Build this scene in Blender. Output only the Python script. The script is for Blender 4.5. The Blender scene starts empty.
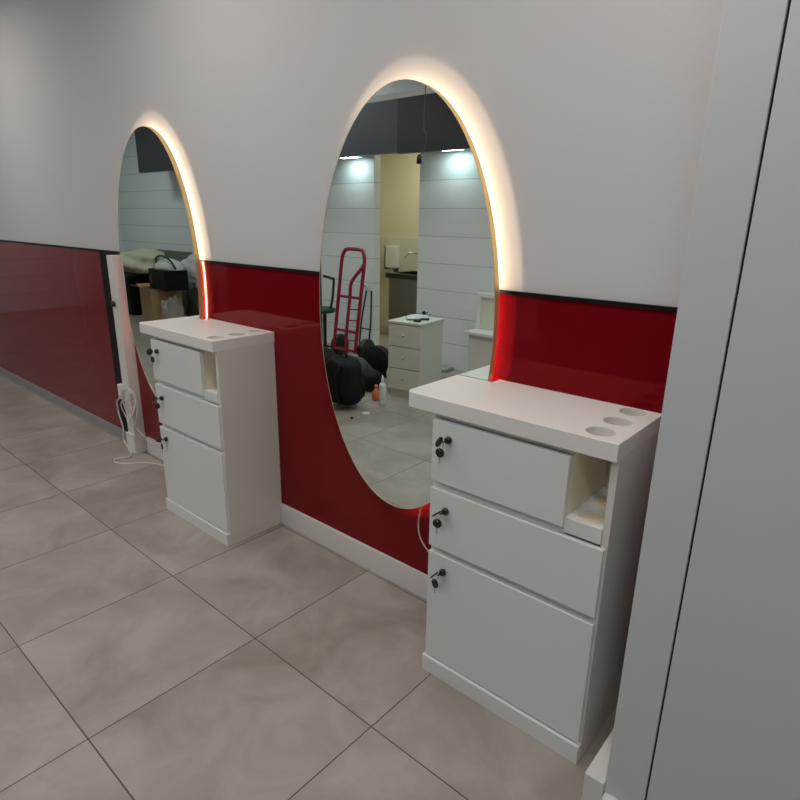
import bpy, bmesh, math, random
from mathutils import Vector, Matrix
random.seed(7)
sc = bpy.context.scene
col = sc.collection
PI = math.pi

# ---------------------------------------------------------------- camera
cam_d = bpy.data.cameras.new('camera'); cam = bpy.data.objects.new('camera', cam_d); col.objects.link(cam)
cam_d.sensor_width = 36; cam_d.sensor_fit = 'HORIZONTAL'; cam_d.lens = 36 * 590.25 / 800
cam_d.clip_start = 0.02
YAW, PITCH, ROLL = 0.7116, 0.2959, 0.0165
f = Vector((-math.sin(YAW) * math.cos(PITCH), math.cos(YAW) * math.cos(PITCH), -math.sin(PITCH)))
r = Vector((math.cos(YAW), math.sin(YAW), 0)); u = r.cross(f)
r2 = r * math.cos(ROLL) + u * math.sin(ROLL); u2 = -r * math.sin(ROLL) + u * math.cos(ROLL)
m = Matrix((r2, u2, -f)).transposed().to_4x4(); m.translation = Vector((1.0432, -1.6863, 1.5033))
cam.matrix_world = m
sc.camera = cam

# ---------------------------------------------------------------- world, exposure
w = bpy.data.worlds.new('world'); sc.world = w; w.use_nodes = True
w.node_tree.nodes['Background'].inputs[0].default_value = (.55, .6, .66, 1)
w.node_tree.nodes['Background'].inputs[1].default_value = .25
sc.view_settings.view_transform = 'Standard'; sc.view_settings.look = 'None'
sc.view_settings.gamma = 1; sc.view_settings.use_curve_mapping = False
sc.view_settings.exposure = -0.58

# ---------------------------------------------------------------- large lights (the ceiling panels)
CEIL = 3.0
WARM, COOL = (1.0, .87, .77), (.86, .95, 1.0)
PANELS = [(.55, -.95, 15, WARM), (-1.45, -.95, 13, WARM), (-4.2, -1.0, 14, WARM), (1.5, -2.45, 17, COOL), (-1.2, -2.45, 17, COOL), (-4.4, -2.45, 17, COOL), (-8.2, -1.7, 16, COOL)]  # cool back row: unseen panels added to light the cabinet fronts
def area(name, loc, sx, sy, power, colr, rot=(0, 0, 0)):
    d = bpy.data.lights.new(name, 'AREA'); d.shape = 'RECTANGLE'; d.size = sx; d.size_y = sy
    d.energy = power; d.color = colr
    o = bpy.data.objects.new(name, d); o.location = loc; o.rotation_euler = rot; col.objects.link(o); return o

# ---------------------------------------------------------------- materials
def mat(name, base, rough=.5, metal=0, bump=0, bscale=40, var=0, vscale=3, emis=None, estr=0, coat=0, spec=.5, trans=0, alpha=1):
    M = bpy.data.materials.new(name); M.use_nodes = True
    nt = M.node_tree; b = nt.nodes['Principled BSDF']
    b.inputs['Base Color'].default_value = (*base, 1); b.inputs['Roughness'].default_value = rough
    b.inputs['Metallic'].default_value = metal; b.inputs['Coat Weight'].default_value = coat
    b.inputs['Coat Roughness'].default_value = .05
    b.inputs['Specular IOR Level'].default_value = spec
    b.inputs['Transmission Weight'].default_value = trans; b.inputs['Alpha'].default_value = alpha
    tc = nt.nodes.new('ShaderNodeTexCoord')
    if var:
        n = nt.nodes.new('ShaderNodeTexNoise'); n.inputs['Scale'].default_value = vscale; n.inputs['Detail'].default_value = 4
        nt.links.new(tc.outputs['Object'], n.inputs['Vector'])
        mx = nt.nodes.new('ShaderNodeMix'); mx.data_type = 'RGBA'
        mx.inputs[6].default_value = (*[c * (1 - var) for c in base], 1)
        mx.inputs[7].default_value = (*[min(1, c * (1 + var)) for c in base], 1)
        nt.links.new(n.outputs['Fac'], mx.inputs[0]); nt.links.new(mx.outputs[2], b.inputs['Base Color'])
    if bump:
        n2 = nt.nodes.new('ShaderNodeTexNoise'); n2.inputs['Scale'].default_value = bscale
        nt.links.new(tc.outputs['Object'], n2.inputs['Vector'])
        bp = nt.nodes.new('ShaderNodeBump'); bp.inputs['Strength'].default_value = bump; bp.inputs['Distance'].default_value = .01
        nt.links.new(n2.outputs['Fac'], bp.inputs['Height']); nt.links.new(bp.outputs['Normal'], b.inputs['Normal'])
    if emis:
        b.inputs['Emission Color'].default_value = (*emis, 1); b.inputs['Emission Strength'].default_value = estr
    return M

def math_node(nt, op, a, b=None, c=None):
    n = nt.nodes.new('ShaderNodeMath'); n.operation = op
    for i, v in enumerate((a, b, c)):
        if v is None: continue
        if isinstance(v, (int, float)): n.inputs[i].default_value = v
        else: nt.links.new(v, n.inputs[i])
    return n.outputs[0]

def floor_mat():
    M = bpy.data.materials.new('porcelain_tiles'); M.use_nodes = True; nt = M.node_tree; b = nt.nodes['Principled BSDF']
    g = nt.nodes.new('ShaderNodeNewGeometry'); s = nt.nodes.new('ShaderNodeSeparateXYZ'); nt.links.new(g.outputs['Position'], s.inputs[0])
    T = .6
    ux = math_node(nt, 'DIVIDE', math_node(nt, 'SUBTRACT', s.outputs[0], .0385 - 24), T)
    uy = math_node(nt, 'DIVIDE', math_node(nt, 'SUBTRACT', s.outputs[1], -.6318 - 24), T)
    def line(v):
        fr = math_node(nt, 'FRACT', v); d = math_node(nt, 'ABSOLUTE', math_node(nt, 'SUBTRACT', fr, .5))
        return math_node(nt, 'GREATER_THAN', d, .5 - .0021 / T)
    gr = math_node(nt, 'MAXIMUM', line(ux), line(uy))
    # per-tile offset so that the cloudy pattern differs from tile to tile
    cx = math_node(nt, 'FLOOR', ux); cy = math_node(nt, 'FLOOR', uy)
    cmb = nt.nodes.new('ShaderNodeCombineXYZ'); nt.links.new(cx, cmb.inputs[0]); nt.links.new(cy, cmb.inputs[1])
    wn = nt.nodes.new('ShaderNodeTexWhiteNoise'); wn.noise_dimensions = '3D'; nt.links.new(cmb.outputs[0], wn.inputs['Vector'])
    off = nt.nodes.new('ShaderNodeVectorMath'); off.operation = 'MULTIPLY_ADD'
    nt.links.new(wn.outputs['Color'], off.inputs[0]); off.inputs[1].default_value = (9, 9, 9); nt.links.new(g.outputs['Position'], off.inputs[2])
    n = nt.nodes.new('ShaderNodeTexNoise'); n.inputs['Scale'].default_value = 3.2; n.inputs['Detail'].default_value = 6; n.inputs['Roughness'].default_value = .6
    nt.links.new(off.outputs[0], n.inputs['Vector'])
    n.inputs['Distortion'].default_value = .6
    cr = nt.nodes.new('ShaderNodeValToRGB'); nt.links.new(n.outputs['Fac'], cr.inputs[0])
    cr.color_ramp.elements[0].position = .35; cr.color_ramp.elements[0].color = (.295, .25, .212, 1)
    cr.color_ramp.elements[1].position = .66; cr.color_ramp.elements[1].color = (.42, .38, .335, 1)
    mx = nt.nodes.new('ShaderNodeMix'); mx.data_type = 'RGBA'; nt.links.new(gr, mx.inputs[0]); nt.links.new(cr.outputs[0], mx.inputs[6])
    mx.inputs[7].default_value = (.075, .06, .05, 1)
    nt.links.new(mx.outputs[2], b.inputs['Base Color'])
    rr = math_node(nt, 'MULTIPLY_ADD', n.outputs['Fac'], .25, .28); nt.links.new(rr, b.inputs['Roughness'])
    return M

def block_mat():
    M = bpy.data.materials.new('painted_blockwork'); M.use_nodes = True; nt = M.node_tree; b = nt.nodes['Principled BSDF']
    g = nt.nodes.new('ShaderNodeNewGeometry'); s = nt.nodes.new('ShaderNodeSeparateXYZ'); nt.links.new(g.outputs['Position'], s.inputs[0])
    fr = math_node(nt, 'FRACT', math_node(nt, 'DIVIDE', s.outputs[2], .27))
    d = math_node(nt, 'ABSOLUTE', math_node(nt, 'SUBTRACT', fr, .5))
    ln = math_node(nt, 'GREATER_THAN', d, .482)
    mx = nt.nodes.new('ShaderNodeMix'); mx.data_type = 'RGBA'; nt.links.new(ln, mx.inputs[0])
    mx.inputs[6].default_value = (.82, .84, .83, 1); mx.inputs[7].default_value = (.55, .58, .57, 1)
    nt.links.new(mx.outputs[2], b.inputs['Base Color']); b.inputs['Roughness'].default_value = .55
    n = nt.nodes.new('ShaderNodeTexNoise'); n.inputs['Scale'].default_value = 9; nt.links.new(g.outputs['Position'], n.inputs['Vector'])
    h = math_node(nt, 'SUBTRACT', math_node(nt, 'MULTIPLY', n.outputs['Fac'], .4), ln)
    bp = nt.nodes.new('ShaderNodeBump'); bp.inputs['Strength'].default_value = .5; bp.inputs['Distance'].default_value = .01
    nt.links.new(h, bp.inputs['Height']); nt.links.new(bp.outputs[0], b.inputs['Normal'])
    return M

def led_mat(name, colr, strength):
    M = mat(name, (.9, .8, .6), .5, emis=colr, estr=strength)
    return M

WALL = mat('matt_white_paint', (.60, .59, .59), .75, bump=.05, bscale=60)
CEILM = mat('ceiling_paint', (.72, .73, .72), .8)
FLOOR = floor_mat(); BLOCK = block_mat()
RED = mat('red_glass_panel', (.17, .003, .007), .055, coat=.0, spec=.55)
RED.node_tree.nodes['Principled BSDF'].inputs['Specular Tint'].default_value = (1, .15, .14, 1)
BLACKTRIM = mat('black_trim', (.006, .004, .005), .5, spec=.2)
SKIRT = mat('white_skirting', (.74, .70, .67), .35)
PILLAR = mat('white_laminate', (.61, .625, .64), .45)
GAPM = mat('dark_gap', (.01, .01, .01), .8)
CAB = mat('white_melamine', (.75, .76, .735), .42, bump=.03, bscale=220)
CABTOP_LIT = mat('white_melamine_lit_top', (.82, .79, .75), .38, bump=.03, bscale=220)  # same melamine, paler and warmer: light on the top put into colour
CABSIDE_SHADED = mat('white_melamine_shaded_side', (.72, .70, .64), .42)  # same melamine, olive tint: shade on the side put into colour
CREAMN = mat('cream_board_lining', (.86, .78, .60), .5)
GOLD = mat('brushed_gold', (.70, .54, .27), .42, metal=.65)
MIRROR = mat('mirror_glass', (.80, .885, .85), .0, metal=1)
BOARD = mat('plywood_backing', (.75, .62, .45), .7)
TAPE = mat('led_tape', (.9, .85, .75), .5)
LED = led_mat('led_diode', (1.0, .74, .50), 800)
BLACK = mat('black_plastic', (.012, .012, .013), .35)
METAL = mat('chrome_metal', (.6, .6, .6), .25, metal=1)
CREAM = mat('cream_board', (.68, .66, .55), .6, var=.06)
CREAMWALL = mat('cream_painted_wall', (.76, .69, .50), .7)
WHITEP = mat('white_plastic', (.78, .78, .75), .4)
CABLEW = mat('white_cable', (.75, .70, .66), .5)
DARK = mat('charcoal_panel', (.028, .028, .031), .45)
DARK2 = mat('slate_panel', (.075, .08, .09), .45)
REDP = mat('maroon_painted_steel', (.30, .015, .035), .35)
FABB = mat('black_nylon', (.007, .007, .008), .75, spec=.25, bump=.4, bscale=25)
GREYB = mat('grey_nylon', (.05, .052, .055), .7, bump=.5, bscale=18)
STEEL = mat('stainless_steel', (.34, .34, .33), .35, metal=.8)
CARD = mat('cardboard', (.50, .33, .16), .8, var=.06)
CLOTH = mat('cream_cloth', (.62, .60, .40), .8, bump=.4, bscale=9)
ORANGE = mat('orange_plastic', (.85, .20, .08), .4)
CLEAR = mat('clear_wrap', (.7, .72, .72), .2, trans=.6, alpha=.6)
PANEM = mat('lamp_diffuser', (.9, .9, .9), .4, emis=(.93, .97, 1), estr=6)
GREENP = mat('dark_green_vinyl', (.03, .06, .045), .5)
WHITEM = mat('white_wrap', (.72, .73, .70), .5, bump=.4, bscale=14)

# ---------------------------------------------------------------- mesh helpers
def link(name, bm, m, parent=None, smooth=False, bevel=0, seg=2):
    me = bpy.data.meshes.new(name)
    bmesh.ops.recalc_face_normals(bm, faces=bm.faces)
    bm.to_mesh(me); bm.free()
    for x in (m if isinstance(m, (list, tuple)) else [m]): me.materials.append(x)
    if smooth:
        for p in me.polygons: p.use_smooth = True
    o = bpy.data.objects.new(name, me); col.objects.link(o)
    if parent: o.parent = parent
    if bevel:
        b = o.modifiers.new('bevel', 'BEVEL'); b.width = bevel; b.segments = seg; b.limit_method = 'ANGLE'; b.angle_limit = .6
    return o
def NB(): return bmesh.new()
def box(bm, x0, x1, y0, y1, z0, z1, mi=0):
    vs = [bm.verts.new(p) for p in ((x0,y0,z0),(x1,y0,z0),(x1,y1,z0),(x0,y1,z0),(x0,y0,z1),(x1,y0,z1),(x1,y1,z1),(x0,y1,z1))]
    fs = [bm.faces.new([vs[i] for i in q]) for q in ((0,3,2,1),(4,5,6,7),(0,1,5,4),(1,2,6,5),(2,3,7,6),(3,0,4,7))]
    for q in fs: q.material_index = mi
    return bm
def bx(*a): return box(NB(), *a)
def catmull(pts, n=8):
    P = [Vector(p) for p in pts]; out = []
    for i in range(len(P) - 1):
        p0 = P[max(i-1,0)]; p1 = P[i]; p2 = P[i+1]; p3 = P[min(i+2,len(P)-1)]
        for k in range(n):
            t = k / n
            out.append(.5*((2*p1)+(p2-p0)*t+(2*p0-5*p1+4*p2-p3)*t*t+(3*p1-p0-3*p2+p3)*t*t*t))
    out.append(P[-1]); return out
def tube(bm, pts, rad, sides=8, smooth=0, closed=False):
    P = catmull(pts, smooth) if smooth else [Vector(p) for p in pts]
    rings = []; n = len(P); up = None
    for i, p in enumerate(P):
        t = (P[min(i+1,n-1)] - P[max(i-1,0)]).normalized()
        if up is None: up = t.orthogonal().normalized()
        up = (up - t * up.dot(t)).normalized(); s = t.cross(up)
        rr = rad(i/(n-1)) if callable(rad) else rad
        rings.append([bm.verts.new(p + (up*math.cos(a)+s*math.sin(a))*rr) for a in [2*PI*k/sides for k in range(sides)]])
    for a, b in zip(rings, rings[1:]):
        for k in range(sides):
            bm.faces.new((a[k], a[(k+1)%sides], b[(k+1)%sides], b[k]))
    bm.faces.new(rings[0][::-1]); bm.faces.new(rings[-1])
    return bm
def lathe(bm, prof, c, axis='z', sides=24):
    rings = []
    for (rad, h) in prof:
        ring = []
        for k in range(sides):
            a = 2*PI*k/sides; x, y = rad*math.cos(a), rad*math.sin(a)
            p = {'z': (x, y, h), 'y': (x, h, y), 'x': (h, x, y)}[axis]
            ring.append(bm.verts.new(Vector(c) + Vector(p)))
        rings.append(ring)
    for a, b in zip(rings, rings[1:]):
        for k in range(sides): bm.faces.new((a[k], a[(k+1)%sides], b[(k+1)%sides], b[k]))
    bm.faces.new(rings[0][::-1]); bm.faces.new(rings[-1]); return bm
def prism(outline, z0, z1, holes=(), bev=0):
    """flat shape (with holes) given thickness, through a filled 2-D curve"""
    cu = bpy.data.curves.new('tmp', 'CURVE'); cu.dimensions = '2D'; cu.fill_mode = 'BOTH'
    cu.extrude = (z1 - z0)/2 - bev; cu.bevel_depth = bev; cu.bevel_resolution = 2; cu.offset = -bev
    for loop in [outline, *holes]:
        s = cu.splines.new('POLY'); s.points.add(len(loop)-1); s.use_cyclic_u = True
        for p, q in zip(s.points, loop): p.co = (q[0], q[1], 0, 1)
    o = bpy.data.objects.new('tmp', cu); col.objects.link(o)
    dg = bpy.context.evaluated_depsgraph_get(); me = bpy.data.meshes.new_from_object(o.evaluated_get(dg))
    bpy.data.objects.remove(o); bpy.data.curves.remove(cu)
    for pf in me.polygons: pf.use_smooth = False
    bm = NB(); bm.from_mesh(me); bpy.data.meshes.remove(me)
    bmesh.ops.translate(bm, verts=bm.verts, vec=(0, 0, (z0+z1)/2)); return bm
def lump(center, size, seed, amp=.15, flat=True, sub=3, sq=1.0):
    """a soft stuffed bag: an icosphere squared off, dented and set flat on the floor"""
    bm = NB(); bmesh.ops.create_icosphere(bm, subdivisions=sub, radius=1)
    rnd = random.Random(seed); ph = [rnd.uniform(0, 6) for _ in range(9)]
    for v in bm.verts:
        p = v.co.copy()
        q = Vector([math.copysign(abs(c)**sq, c) for c in p])
        d = 1 + amp*(math.sin(4*p.x+ph[0])*math.sin(3*p.y+ph[1]) + .6*math.sin(7*p.z+ph[2]+3*p.x) + .35*math.sin(11*p.y+ph[3]+5*p.z))
        q = Vector((q.x*size[0]*d, q.y*size[1]*d, q.z*size[2]*d))
        if flat and q.z < -size[2]*.75: q.z = -size[2]*.75
        v.co = q + Vector(center)
    return bm
def thing(name, label, cat, loc=(0,0,0), rz=0, group=None):
    o = bpy.data.objects.new(name, None); col.objects.link(o); o.empty_display_size = .1
    o.location = loc; o.rotation_euler = (0,0,rz); o['label'] = label; o['category'] = cat
    if group: o['group'] = group
    return o
def tag(o, label, cat, group=None):
    o['label'] = label; o['category'] = cat
    if group: o['group'] = group
    return o
def struct(name, bm, m, bevel=0, parent=None):
    o = link(name, bm, m, parent, bevel=bevel)
    if not parent: o['kind'] = 'structure'
    return o

# ================================================================ THE ROOM
ZR = 1.2915; XL, XR = -9.8, 2.6; YB = -3.37
struct('floor', bx(XL-.1, XR+.1, -5.2, .1, -.1, 0), FLOOR)
struct('ceiling', bx(XL-.1, XR+.1, YB-.1, .1, CEIL, CEIL+.1), CEILM)
struct('wall_front', bx(XL-.1, XR+.1, 0, .1, 0, CEIL), WALL)
struct('wall_left', bx(XL-.1, XL, YB-.1, 0, 0, CEIL), BLOCK)
struct('wall_side', bx(XR, XR+.1, YB-.1, 0, 0, CEIL), WALL)
# opposite wall: painted blockwork with an opening to the wash room, unseen bays made dark to dim the red panel's sheen
o = struct('wall_back', bx(XL, -6.75, YB-.1, YB, 0, CEIL), BLOCK)
struct('wall_back', bx(-6.75, -4.55, YB-.1, YB, 0, CEIL), DARK2)
struct('wall_back', bx(-4.55, -3.66, YB-.1, YB, 0, CEIL), BLOCK)
struct('wall_back', bx(-3.66, -3.02, YB-.1, YB, 2.30, CEIL), BLOCK)
struct('wall_back', bx(-3.02, -1.62, YB-.1, YB, 0, CEIL), BLOCK)
struct('wall_back', bx(-1.62, XR, YB-.1, YB, 0, CEIL), DARK2)
# wash room behind the opening
struct('wall_washroom', bx(-4.9, -1.9, -4.9, -4.8, 0, 2.6), CREAMWALL)
struct('wall_washroom', bx(-5.0, -4.9, -4.9, YB-.1, 0, 2.6), CREAMWALL)
struct('wall_washroom', bx(-1.9, -1.8, -4.9, YB-.1, 0, 2.6), CREAMWALL)
struct('ceiling_washroom', bx(-5.0, -1.8, -4.9, YB-.1, 2.6, 2.7), CEILM)
struct('trim_splashback', bx(-4.9, -1.9, -4.8, -4.785, .72, 1.27), CREAM)
# dark bulkhead with its soffit
struct('trim_bulkhead', bx(-6.2, -2.92, -2.95, -2.90, 2.11, 2.57), DARK2)
struct('trim_bulkhead', bx(-8.0, -6.2, -2.95, -2.90, 2.11, CEIL), DARK)
struct('trim_bulkhead', bx(-2.92, XR, -2.95, -2.90, 2.10, 2.57), DARK)
struct('ceiling_soffit', bx(-8.0, XR, YB, -2.95, 2.165, 2.2), CEILM)
struct('ceiling_soffit', bx(-6.2, XR, YB, -2.90, 2.57, 2.62), CEILM)
# red glass wainscot, black cap, skirting
struct('wall_front_panel', bx(-2.62, .687, -.006, 0, 0, ZR-.012), RED)
struct('wall_front_panel', bx(-6.4, -2.97, -.006, 0, .0, ZR-.012), RED)
struct('wall_front_panel', bx(-2.76, -2.62, -.006, 0, .0, ZR-.012), RED)
struct('wall_dark_band', bx(-2.97, -2.76, -.012, 0, .0, ZR-.012), BLACKTRIM)  # added strip stands in for the dark band beside the post
struct('trim_cap', bx(-6.4, .687, -.012, 0, ZR-.012, ZR), BLACKTRIM)
struct('baseboard_front', bx(-2.60, .687, -.020, -.006, 0, .112), SKIRT, .003)
GREYSK = mat('grey_skirting', (.30, .29, .28), .5)
struct('baseboard_left', bx(-6.4, -2.755, -.018, -.006, 0, .07), GREYSK, .002)
struct('wall_front_left', bx(XL, -6.4, -.02, 0, 0, ZR), WALL)
# white post with its foot
post = thing('wall_post', 'slim white upright post on the red wall, left of the far oval mirror', 'post', (-2.68, -.03, 0))
link('post_shaft', bx(-.045, .045, -.045, .024, .0, ZR-.02), SKIRT, post, bevel=.002)
link('post_foot', bx(-.055, .055, -.058, .024, 0, .13), SKIRT, post, bevel=.003)
link('knob', lathe(NB(), [(.008,0),(.018,-.004),(.018,-.016),(.010,-.02)], (-.01,-.045,.98), 'y', 16), BLACK, post, smooth=True)
# right hand partition: end of the wall, joint, second panel
struct('wall_right', bx(.688, .786, -.432, 0, 0, CEIL), PILLAR, .002)
struct('wall_right_gap', bx(.786, .7905, -.425, -.05, 0, CEIL), GAPM)
struct('wall_right_panel', bx(.7905, 2.6, -.432, -.38, 0, CEIL), PILLAR, .002)
struct('baseboard_right', bx(.636, .688, -.440, -.20, 0, .112), SKIRT, .002)
struct('baseboard_right_front', bx(.692, .735, -.458, -.432, 0, .085), SKIRT, .002)
struct('trim_shadow_gap', bx(.735, 2.6, -.440, -.432, 0, .07), GAPM)

# ceiling lamps
for i, (x, y, pw, tint) in enumerate(PANELS):
    where = ['in the mirror-side row, above the near cabinet', 'in the mirror-side row, above the farther cabinet', 'in the mirror-side row, beyond the far mirror', 'added as cool fill in the back row, nearest the white partition', 'added as cool fill in the back row, over the drawer unit side', 'added as cool fill in the back row, beyond the cream doorway', 'alone near the left end wall'][i]
    t = thing('ceiling_light', 'square white LED ceiling panel, ' + where, 'ceiling light', (x, y, CEIL), 0, 'LED panels on the ceiling')
    bm = NB()
    for a in ((-.31,.31,-.31,-.295),(-.31,.31,.295,.31),(-.31,-.295,-.295,.295),(.295,.31,-.295,.295)): box(bm, *a, -.025, 0)
    link('frame', bm, WHITEP, t)
    link('diffuser', bx(-.295, .295, -.295, .295, -.018, -.002), PANEM, t)
    L = area('ceiling_lamp_light', (x, y, CEIL-.03), .58, .58, pw, tint)
# linear lamps under the soffit
for i, (x0, x1) in enumerate(((-3.99, -3.79), (-2.61, -2.44), (-7.2, -7.0))):
    t = thing('batten_light', ['short white batten lamp under the soffit, over the hand truck', 'short white batten lamp under the soffit, over the drawer unit', 'short white batten lamp under the soffit, over the heap of boxes'][i], 'lamp', ((x0+x1)/2, -3.30, 2.165), 0, 'batten lamps under the soffit')
    h = (x1-x0)/2
    link('housing', bx(-h, h, -.02, .02, -.015, 0), WHITEP, t)
    link('lens', bx(-h+.005, h-.005, -.016, .016, -.024, -.015), mat('cool_lens', (.9,.9,.9), .4, emis=(.75,.95,1), estr=2.2), t)
    area('batten_lamp_light', ((x0+x1)/2, -3.22, 2.138),   .24, .06, 2.6 if i<2 else 1.0, (.78, .96, 1.0))
area('washroom_light', (-3.6, -4.1, 2.57), .5, .3, 22, (1.0, .93, .80))
t = thing('ceiling_light', 'ceiling lamp inside the cream wash room', 'ceiling light', (-3.6, -4.1, 2.6))
link('frame', bx(-.27, .27, -.17, .17, -.02, 0), WHITEP, t)

# ================================================================ OVAL MIRRORS
MA, MB_, MZ = .4237, .7811, 1.1671
def ell(a, b, y, n=160):
    return [(a*math.cos(2*PI*k/n), y, b*math.sin(2*PI*k/n)) for k in range(n)]
def ring_solid(bm, loops, cyc=True, mi=None):
    vs = [[bm.verts.new(p) for p in L] for L in loops]
    pairs = list(zip(vs, vs[1:])) + ([(vs[-1], vs[0])] if cyc else [])
    for a, b in pairs:
        n = len(a)
        for k in range(n):
            fa = bm.faces.new((a[k], a[(k+1)%n], b[(k+1)%n], b[k]))
            if mi: fa.material_index = mi(k)
    return vs
def make_mirror(x, label, lit):
    t = thing('oval_mirror', label, 'mirror', (x, 0, MZ), 0, 'backlit oval mirrors')
    bm = NB(); vs = ring_solid(bm, [ell(MA-.0012, MB_-.0012, -.047), ell(MA-.0012, MB_-.0012, -.040)], False)
    bm.faces.new(vs[0]); bm.faces.new(vs[1][::-1])
    link('mirror_glass', bm, MIRROR, t)
    bm = NB(); ring_solid(bm, [ell(MA, MB_, -.048), ell(MA, MB_, -.022), ell(MA-.0012, MB_-.0012, -.022), ell(MA-.0012, MB_-.0012, -.048)])
    link('frame', bm, GOLD, t, smooth=False)
    bm = NB(); i = .051; vs = ring_solid(bm, [ell(MA-i, MB_-i, -.040), ell(MA-i, MB_-i, -.006)], False)
    bm.faces.new(vs[0]); bm.faces.new(vs[1][::-1])
    link('backing_board', bm, BOARD, t)
    # led tape wrapped round the backing board, with its diodes
    bm = NB(); i = .050
    ring_solid(bm, [ell(MA-i, MB_-i, -.0378, 1200), ell(MA-i, MB_-i, -.0352, 1200)], False, lambda k: int(k % 3 == 0) if lit[0] <= ((k*360/1200 + 180) % 360 - 180) <= lit[1] else 0)
    link('led_strip', bm, [TAPE, LED], t)
    return t
make_mirror(-.3954, 'tall oval mirror with thin gold rim and warm backlight behind the nearer white cabinet', (-88, 122))
make_mirror(-2.179, 'oval gold-rimmed backlit mirror behind the farther white cabinet, partly cut by the left edge', (-180, 180))

# ================================================================ CABINETS
def circ(cx, cy, rr, n=40): return [(cx+rr*math.cos(2*PI*k/n), cy+rr*math.sin(2*PI*k/n)) for k in range(n)]
def make_key(parent, x, z, y, lean, n):
    link('lock', lathe(NB(), [(.011,0),(.012,-.004),(.010,-.012),(.006,-.014)], (x, y, z), 'y', 20), BLACK, parent, smooth=True)
    bm = NB()   # key in the lock: flat rounded head seen edge-on plus blade
    pts = []
    for k in range(20):
        a = 2*PI*k/20; pts.append((.015*math.cos(a), .017*math.sin(a)))
    q = prism(pts, -.0022, .0022, [circ(0, .006, .003, 10)])
    M = Matrix.Translation((x-.010, y-.036, z+.001)) @ Matrix.Rotation(lean, 4, 'Y') @ Matrix.Rotation(PI/2, 4, 'Y')@ Matrix.Rotation(PI/2, 4, 'Z')
    q.transform(M)
    box(q, x-.004, x+.002, y-.030, y-.012, z-.001, z+.001)
    link('key', q, BLACK, parent)
    # spare key hanging from a ring
    bm = NB(); c = Vector((x-.014, y-.024, z-.016))
    tube(bm, [c + Vector((.003*math.sin(a), .010*math.sin(a), .012*math.cos(a))) for a in [2*PI*k/18 for k in range(19)]], .0009, 6)
    link('key_ring', bm, METAL, parent)
    q = prism(circ(0, 0, .015, 20) , -.0025, .0025, [circ(0, .007, .003, 10)])
    q.transform(Matrix.Translation((x-.016, y-.022, z-.040)) @ Matrix.Rotation(.25*n, 4, 'Z') @ Matrix.Rotation(PI/2, 4, 'X'))
    link('spare_key', q, BLACK, parent)
    link('key_blade', bx(x-.0185, x-.0145, y-.023, y-.0215, z-.075, z-.05), METAL, parent)
def make_cabinet(x, label):
    W, H, D = .574, .9932, .325
    t = thing('styling_cabinet', label, 'cabinet', (x, 0, 0), 0, 'white salon styling cabinets')
    # worktop: left corners rounded, notched round the mirror, three round holes
    R_ = .03; x0 = -.104
    out = [(x0+R_-R_*math.cos(a), -.332+R_-R_*math.sin(a)) for a in [PI/2*k/8 for k in range(9)]]
    out += [(W, -.332), (W, -.001), (.036, -.001), (.036, -.051), (x0, -.051)]
    holes = [circ(.502, -.268, .037), circ(.502, -.157, .037), circ(.502, -.046, .037)]
    link('worktop', prism(out, H-.048, H, holes, .0015), CABTOP_LIT, t)
    z1 = H-.0482
    bm = NB()
    box(bm, .001, .018, -.307, -.052, .0, z1)                      # left side
    box(bm, .018, .452, -.307, -.051, z1-.018, z1)                 # top rail
    box(bm, .018, .556, -.058, -.051, .06, z1-.018)                # back
    box(bm, .018, .556, -.307, -.058, .06, .078)                   # bottom
    box(bm, .018, .452, -.307, -.290, .690, .730)                  # rails seen in the gaps
    box(bm, .018, .556, -.307, -.290, .464, .500)
    box(bm, .018, .556, -.307, -.290, .0, .06)
    link('carcass', bm, CAB, t)
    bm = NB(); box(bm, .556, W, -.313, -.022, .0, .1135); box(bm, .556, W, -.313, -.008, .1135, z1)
    link('side_panel', bm, CABSIDE_SHADED, t)
    link('niche_shelf', prism([(.452,-.318),(.5555,-.318),(.5555,-.0585),(.452,-.0585)], .706, .750, [circ(.508,-.268,.037), circ(.506,-.157,.037)], .0008), CAB, t)
    link('niche_light_spots', bx(.456,.5555,-.31,-.07,.738,.7475), CREAMN, t)  # cream plate in the shelf holes paints light falling through the worktop
    bm = NB(); box(bm, .464, .556, -.066, -.0585, .7505, z1); box(bm, .440, .4535, -.3065, -.0585, .7505, z1-.0185)
    link('niche_lining', bm, CREAMN, t)
    def front(name, xa, xb, za, zb, kx, kz, lean, n):
        p = link(name, bx(xa, xb, -.326, -.3075, za, zb), CAB, t, bevel=.0018)
        make_key(p, kx, kz, -.326, lean, n)
    front('drawer', .004, .452, .722, .925, .068, .872, .3, 0)
    front('drawer', .004, .568, .492, .697, .068, .634, .9, 1)
    front('door', .004, .568, .068, .470, .068, .416, .7, -1)
    link('plinth', bx(-.003, W-.0005, -.334, -.307, .0, .062), CAB, t, bevel=.0015)
    return t
make_cabinet(0, 'near white two-drawer cabinet with a door, standing beside the white partition')
make_cabinet(-1.765, 'farther white two-drawer cabinet with a door, standing between the two oval mirrors')

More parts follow.
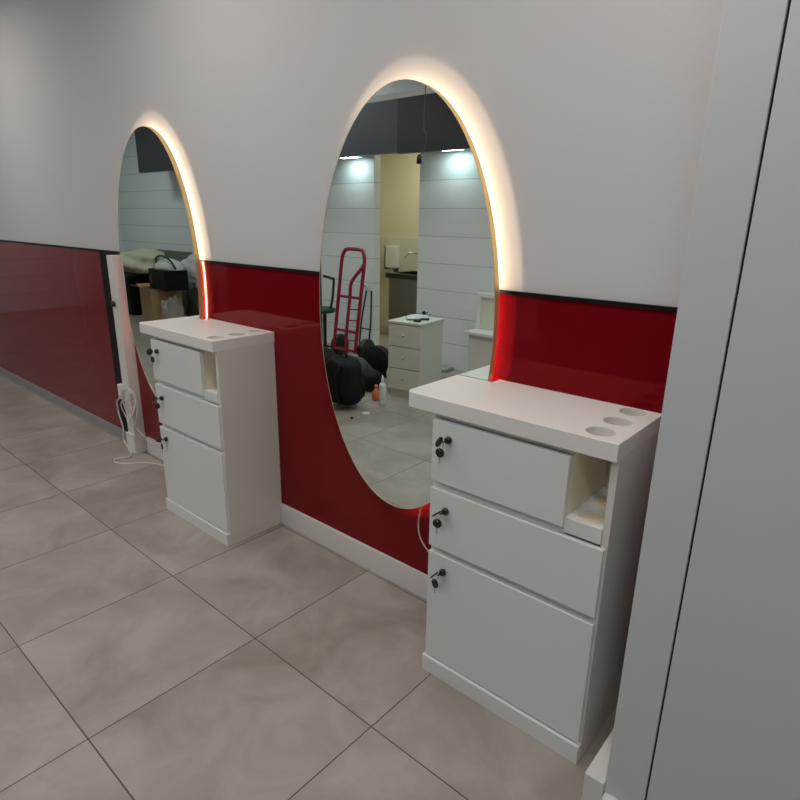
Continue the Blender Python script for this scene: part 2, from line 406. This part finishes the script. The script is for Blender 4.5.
# ================================================================ CABLES
bm = NB()
tube(bm, [(-2.62,-.10,.45),(-2.66,-.105,.42),(-2.72,-.11,.37),(-2.78,-.10,.33),(-2.80,-.09,.25),(-2.76,-.09,.15),(-2.78,-.09,.07),(-2.72,-.09,.02),(-2.64,-.11,.006),(-2.60,-.15,.005),(-2.63,-.21,.005),(-2.60,-.24,.005),(-2.52,-.22,.005),(-2.46,-.15,.005),(-2.40,-.10,.005),(-2.33,-.07,.005),(-2.27,-.05,.005)], .0045, 6, 8)
for k, (dx, dz, rr) in enumerate(((0,0,.075),(.03,-.03,.09),(-.02,-.06,.06),(.05,.02,.07))):
    n = 24
    tube(bm, [(-2.60+dx+rr*1.0*math.cos(a), -.105-.004*k+.012*math.sin(2*a), .36+dz+rr*1.3*math.sin(a)) for a in [2*PI*j/n+k for j in range(n+1)]], .0035, 6)
tube(bm, [(-2.56,-.11,.30),(-2.55,-.10,.22),(-2.50,-.08,.16),(-2.46,-.06,.12),(-2.45,-.035,.118)], .0035, 6, 6)
cb = link('power_cable', bm, CABLEW, smooth=True)
tag(cb, 'tangled white cable looped on the slim white post and trailing on the floor', 'cable')
link('plug', bx(-2.75, -2.715, -.10, -.07, .36, .46), WHITEP, cb, bevel=.006)
bm = NB(); tube(bm, [(-.262,-.03,.42),(-.272,-.026,.40),(-.285,-.02,.33),(-.27,-.02,.27),(-.22,-.02,.225),(-.15,-.025,.20),(-.06,-.03,.185),(.06,-.035,.15)], .0028, 6, 8)
tag(link('mirror_cable', bm, CABLEW, smooth=True), 'thin pale wire curving down from the near mirror behind the near cabinet', 'cable')

# ================================================================ THINGS ACROSS THE ROOM (seen in the mirrors)
# hand truck
t = thing('hand_truck', 'maroon tubular steel hand truck leaning by the pale block wall', 'hand truck', (0,0,0))
def TP(s, z):   # point on the leaning frame: s across, z height
    return Vector((-3.53 + s*.34 + (z-1.1)*.10, -2.86 - .05*z, z))
link('frame', tube(NB(), [TP(-.5,.10),TP(-.5,.4),TP(-.5,.8),TP(-.5,1.08),TP(-.42,1.17),TP(-.28,1.20),TP(.28,1.20),TP(.42,1.17),TP(.5,1.08),TP(.5,.8),TP(.5,.4),TP(.5,.10)], .020, 10, 4), REDP, t, smooth=True)
off = Vector((0,.06,0))
link('handle', tube(NB(), [TP(.5,1.06),TP(.45,1.0)+off*.5,TP(.2,.86)+off,TP(.2,.7)+off,TP(.2,.3)+off,TP(.25,.10)+off*.6], .018, 10, 5), REDP, t, smooth=True)
for z in (.70, .33, .12): link('crossbar', tube(NB(), [TP(-.5,z), TP(.5,z)], .015, 8), REDP, t)
for z in (.58,.46,.24): link('crossbar', tube(NB(), [TP(.2,z)+off, TP(.5,z)], .007, 8), REDP, t)
for s in (-.62, .62):
    c = TP(s, .12)
    link('wheel', lathe(NB(), [(.03,-.03),(.115,-.03),(.125,-.015),(.125,.015),(.115,.03),(.03,.03)], (c.x, c.y-.13, .125), 'x', 28), BLACK, t, smooth=True)
link('toe_plate', bx(-3.78, -3.48, -2.82, -2.60, .0, .012), REDP, t)
# black stool frame
t = thing('stool', 'black metal stool with a loop backrest left of the maroon hand truck', 'stool', (-4.12, -3.02, 0))
link('seat', lathe(NB(), [(.10,.46),(.13,.47),(.13,.51),(.10,.52)], (0,0,0), 'z', 24), GREENP, t, smooth=True)
link('post', tube(NB(), [(0,0,.05),(0,0,.46)], .018, 10), BLACK, t)
link('backrest', tube(NB(), [(.02,0,.50),(.10,0,.52),(.14,0,.62),(.17,0,.84),(.13,0,.86),(0,0,.88)], .014, 8, 5), BLACK, t, smooth=True)
for k in range(4):
    a = k*PI/2+.4; link('leg', tube(NB(), [(0,0,.07),(.20*math.cos(a), .20*math.sin(a), .012)], .012, 8), BLACK, t)
link('column', tube(NB(), [(.07,.05,.02),(.06,.03,.48)], .010, 8), BLACK, t)
# folded luggage frame on the wall side
t = thing('folding_trolley', 'thin black folded trolley frame right of the maroon hand truck against the wall', 'trolley', (-3.66, -3.24, 0))
link('frame', tube(NB(), [(-.08,.04,.02),(-.07,.0,.4),(-.05,-.06,.72),(.03,-.06,.73),(.06,-.02,.4),(.07,.04,.02)], .010, 8), BLACK, t)
link('crossbar', tube(NB(), [(-.07,0,.3),(.065,0,.3)], .008, 8), BLACK, t)
# backpack and bags
t = thing('backpack', 'large upright black backpack on the tiles in front of the hand truck', 'backpack', (-2.40, -1.68, 0))
bm = lump((0,0,.21), (.165,.12,.215), 3, .05, True, 4, .62); link('body', bm, FABB, t, smooth=True)
link('pocket', lump((.01,-.11,.15), (.11,.05,.11), 4, .05, False, 3, .7), FABB, t, smooth=True)
link('handle', tube(NB(), [(-.04,.0,.42),(-.03,0,.455),(.03,0,.455),(.04,0,.42)], .008, 8, 4), FABB, t, smooth=True)
for s in (-.07, .07): link('strap', tube(NB(), [(s,.10,.38),(s,.15,.30),(s,.15,.15),(s,.11,.06)], .012, 6, 5), FABB, t, smooth=True)
tag(link('duffel_bag', lump((-2.93,-2.36,.10), (.20,.13,.13), 11, .12), GREYB, smooth=True), 'slumped dark grey bag lying on the tiles between backpack and drawer unit', 'bag')
tag(link('duffel_bag', lump((-2.58,-2.20,.085), (.10,.10,.11), 21, .12), FABB, smooth=True), 'small black bag on the floor touching the white drawer unit', 'bag')
tag(link('duffel_bag', lump((-3.36,-2.30,.12), (.18,.13,.15), 14, .12), FABB, smooth=True), 'low black bag heaped at the foot of the hand truck', 'bag')
tag(link('carrier_bag', lump((-2.60,-1.98,.03), (.10,.06,.035), 33, .15), WHITEM, smooth=True), 'crumpled white plastic bag flat on the floor behind the orange bottle', 'bag')
t = thing('round_cushion', 'black domed round case standing behind the bags left of the drawer unit', 'case', (-2.92, -2.66, .0))
link('shell', lump((0,0,.10), (.19,.08,.20), 5, .015, True, 4, .9), FABB, t, smooth=True)
link('rim', tube(NB(), [(.19*math.cos(a), .03, .10+.197*math.sin(a)) for a in [-.4+(PI+.8)*k/32 for k in range(33)]], .006, 6), BLACK, t, smooth=True)
# bottles
t = thing('spray_bottle', 'small orange plastic bottle standing on the floor by the white bottle', 'bottle', (-2.33, -2.0, 0))
link('body', lathe(NB(), [(.028,0),(.036,.01),(.036,.06),(.026,.085),(.014,.10),(.014,.115)], (0,0,0)), ORANGE, t, smooth=True)
link('cap', lathe(NB(), [(.016,.112),(.016,.13),(.012,.135)], (0,0,0)), ORANGE, t, smooth=True)
t = thing('squeeze_bottle', 'tall white squeeze bottle on the floor in front of the drawer unit', 'bottle', (-2.19, -1.93, 0))
link('body', lathe(NB(), [(.024,0),(.030,.008),(.030,.17),(.024,.19),(.012,.20)], (0,0,0)), WHITEP, t, smooth=True)
link('nozzle', lathe(NB(), [(.014,.198),(.012,.22),(.004,.26)], (0,0,0)), WHITEP, t, smooth=True)
tag(link('lid', lathe(NB(), [(.03,0),(.034,.004),(.03,.012)], (-2.12,-1.66,0)), WHITEP, smooth=True), 'small white round lid lying alone on the tiles in front of the backpack', 'lid')
tag(link('bottle_cap', lathe(NB(), [(.011,0),(.012,.012),(.009,.014)], (-2.12,-1.50,0), 'z', 14), BLACK, smooth=True), 'tiny black cap lying on the open tiles', 'cap')
# drawer unit
t = thing('drawer_unit', 'narrow off-white three drawer unit standing before the cream doorway', 'drawer unit', (-2.19, -2.20, 0), -.14)
OW = mat('off_white_board', (.66, .66, .56), .5)
bm = NB(); box(bm, -.165,.165,-.38,-.014,.06,.655); box(bm, -.155,.155,-.36,-.03,0,.06); link('carcass', bm, OW, t, bevel=.002)
link('top', bx(-.172,.172,-.385,.004,.655,.675), OW, t, bevel=.002)
for i, z in enumerate((.075,.268,.461)):
    d = link('drawer', bx(-.162,.162,-.0135,.003,z,z+.185), OW, t, bevel=.002)
    link('knob', lathe(NB(), [(.005,0),(.005,.010),(.011,.014),(.009,.020)], (0,.003,z+.10), 'y', 14), METAL, d, smooth=True)
tag(link('folded_paper', lump((-2.235,-2.42,.69), (.09,.12,.018), 8, .1), WHITEM, smooth=True), 'crumpled white wrapping on top of the off-white drawer unit', 'paper')
bm = NB(); tube(bm, [(-2.12,-2.30,.685),(-2.14,-2.36,.688),(-2.10,-2.42,.685)], .009, 8, 4); box(bm, -2.15,-2.10,-2.31,-2.27,.6755,.695)
tag(link('hand_tool', bm, BLACK, smooth=False), 'small dark tool lying on top of the off-white drawer unit', 'tool')
tag(link('carrier_bag', lump((-2.50,-2.44,.14+.0), (.05,.10,.185), 15, .12), WHITEM, smooth=True), 'pale plastic bag standing against the left side of the drawer unit', 'bag')
# sink unit
t = thing('sink_unit', 'stainless steel sink unit inside the cream wash room', 'sink', (-3.85, -4.5, .06))
bm = NB(); box(bm, -.40,.40,-.26,.22,-.06,.72); link('cabinet', bm, STEEL, t, bevel=.004)
bm = NB(); 
for a in ((-.43,.43,.20,.26),(-.43,.43,-.28,-.22),(-.43,-.34,-.22,.20),(.34,.43,-.22,.20)): box(bm, *a, .72, .78)
box(bm,-.34,.34,-.22,.20,.721,.728)
link('basin', bm, mat('dark_steel', (.10,.10,.09), .3, metal=.9), t)
link('tap', tube(NB(), [(-.16,-.20,.76),(-.16,-.20,.93),(-.20,-.12,1.02),(-.27,-.04,1.03),(-.31,.02,.97)], .012, 8, 6), METAL, t, smooth=True)
t = thing('soap_dispenser', 'white wall soap dispenser above the left end of the steel sink', 'dispenser', (-4.60, -4.785, .84))
link('body', bx(-.09,.10,0,.10,.02,.32), WHITEP, t, bevel=.012)
link('back_plate', bx(-.11,-.09,0,.09,.0,.32), BLACK, t, bevel=.002)
link('nozzle', lathe(NB(), [(.03,0),(.035,.03),(.03,.06)], (.08,.06,-.035)), BLACK, t, smooth=True)
# valve and pipe fittings low on the wall
t = thing('wall_valve', 'small dark valve on the block wall above the drawer unit', 'valve', (-2.87, YB, .56))
link('pipe', lathe(NB(), [(.012,0),(.012,.05)], (0,0,0), 'y', 12), METAL, t)
link('handle', lathe(NB(), [(.018,.05),(.024,.055),(.020,.07)], (0,0,0), 'y', 14), BLACK, t)
t = thing('wall_valve', 'small dark fitting on the block wall beside the hand truck', 'valve', (-3.79, YB, .77))
link('pipe', lathe(NB(), [(.012,0),(.012,.04)], (0,0,0), 'y', 12), METAL, t)
link('handle', lathe(NB(), [(.015,.04),(.02,.045),(.015,.06)], (0,0,0), 'y', 14), BLACK, t)
tag(link('tile_offcuts', bx(-2.80,-2.47,-3.34,-3.18,0,.035), mat('grey_board', (.32,.33,.30), .6), bevel=.003), 'flat stack of grey boards on the floor at the foot of the block wall', 'boards')
# white dresser with tilted framed panel
t = thing('dresser', 'white dresser with a framed cream panel at the right edge of the near mirror', 'dresser', (-1.76, -3.10, 0))
bm = NB(); box(bm, -.27,.30,-.2,.16,0,.50); link('body', bm, SKIRT, t, bevel=.004)
link('top', bx(-.30,.32,-.22,.20,.50,.53), SKIRT, t, bevel=.004)
bm = NB()
for a in ((-.30,-.255,.532,.87),(.24,.29,.532,.87),(-.255,.24,.825,.87)): box(bm, a[0],a[1],-.02,.02,a[2],a[3])
link('frame', bm, WHITEP, t, bevel=.004); link('panel', bx(-.253,.238,-.01,.008,.532,.823), CREAM, t)
# hanging lamp cable
t = thing('pendant_cable', 'dangling grey cable with a bare black lamp holder below the dark bulkhead', 'pendant', (-2.36, -2.6, CEIL))
link('cord', tube(NB(), [(0.01,0,0),(.012,0,-.4),(.0,0,-.74),(.03,0,-.80),(.02,0,-.90),(-.03,0,-.97)], .0045, 6, 6), mat('grey_cable', (.06,.06,.058), .5), t, smooth=True)
link('lamp_holder', lathe(NB(), [(.012,.04),(.022,.02),(.024,-.03),(.016,-.035)], (-.04,0,-1.0)), BLACK, t, smooth=True)

# the heap seen in the far mirror
t = thing('waste_bin', 'tall black bin at the left of the heap in the far mirror', 'bin', (-8.45, -2.95, 0))
bm = NB(); bmesh.ops.create_cone(bm, segments=4, radius1=.42, radius2=.50, depth=.60, cap_ends=True)
bm.transform(Matrix.Translation((0,0,.30)) @ Matrix.Rotation(PI/4, 4, 'Z')); link('body', bm, FABB, t, bevel=.02)
link('lid', bx(-.37,.37,-.37,.37,.60,.64), BLACK, t, bevel=.015)
tag(link('cloth_sheet', lump((-8.32,-2.95,.79), (.55,.32,.18), 51, .16, True, 4, .8), CLOTH, smooth=True), 'crumpled cream sheet heaped on top of the tall black bin', 'sheet')
t = thing('cardboard_box', 'brown cardboard box with open flaps in the far mirror', 'box', (-7.36, -2.72, 0), .12)
CH = .50
bm = NB(); T_ = .006
box(bm,-.22,.22,-.22,-.22+T_,0,CH); box(bm,-.22,.22,.22-T_,.22,0,CH); box(bm,-.22,-.22+T_,-.22+T_,.22-T_,0,CH); box(bm,.22-T_,.22,-.22+T_,.22-T_,0,CH); box(bm,-.22+T_,.22-T_,-.22+T_,.22-T_,0,T_)
link('body', bm, CARD, t)
def flap(p0, p1, d):
    bm = NB(); q = [Vector(p0), Vector(p1), Vector(p1)+Vector(d), Vector(p0)+Vector(d)]
    up = Vector((0,0,.006)); a = [bm.verts.new(v) for v in q]; b = [bm.verts.new(v+up) for v in q]
    bm.faces.new(a[::-1]); bm.faces.new(b)
    for k in range(4): bm.faces.new((a[k],a[(k+1)%4],b[(k+1)%4],b[k]))
    return bm
link('flap', flap((-.22,.222,CH),(.22,.222,CH),(0,.12,.04)), CARD, t)
link('flap', flap((-.222,-.22,CH),(-.222,.22,CH),(-.14,0,.03)), CARD, t)
t = thing('storage_crate', 'black box standing across the top of the brown cardboard box', 'crate', (-7.08, -2.72, CH+.002), .12)
link('body', bx(-.32,.28,-.17,.17,0,.28), FABB, t, bevel=.015)
link('handle', bx(-.24,-.16,.17,.182,.08,.20), GREYB, t, bevel=.004)
t = thing('plastic_hood', 'white domed hood with a black cord on top of the black box', 'hood', (-7.04, -2.72, CH+.284))
bm = NB(); bmesh.ops.create_icosphere(bm, subdivisions=3, radius=1)
for v in bm.verts: v.co = Vector((v.co.x*.30, v.co.y*.17, max(v.co.z,0)*.15))
link('shell', bm, WHITEP, t, smooth=True)
link('cord', tube(NB(), [(-.24,.06,.02),(-.12,.12,.15),(.05,.12,.19),(.22,.1,.14),(.30,.08,.05),(.26,.05,.02)], .013, 8, 6), BLACK, t, smooth=True)
tag(link('clear_wrap', lump((-6.76,-2.56,.18), (.12,.13,.24), 71, .18, True, 4, .8), CLEAR, smooth=True), 'crumpled clear plastic wrap beside the brown cardboard box', 'wrap')
tag(link('clear_wrap', lump((-7.02,-3.13,.21), (.24,.12,.27), 72, .15, True, 4, .8), GREYB, smooth=True), 'grey plastic sack behind the brown cardboard box', 'sack')
tag(link('white_sack', lump((-7.10,-3.13,.73), (.26,.11,.21), 75, .14, True, 4, .8), WHITEM, smooth=True), 'bulging white sack behind the white domed hood', 'sack')
tag(link('stacked_board', bx(-8.5,-7.5,-3.36,-3.32,0,.98), mat('dull_green_board', (.20,.22,.17), .7), bevel=.004), 'tall dull green board leaning on the wall behind the heap', 'board')
# unseen dark bays of the back wall darken the red panel's sheen
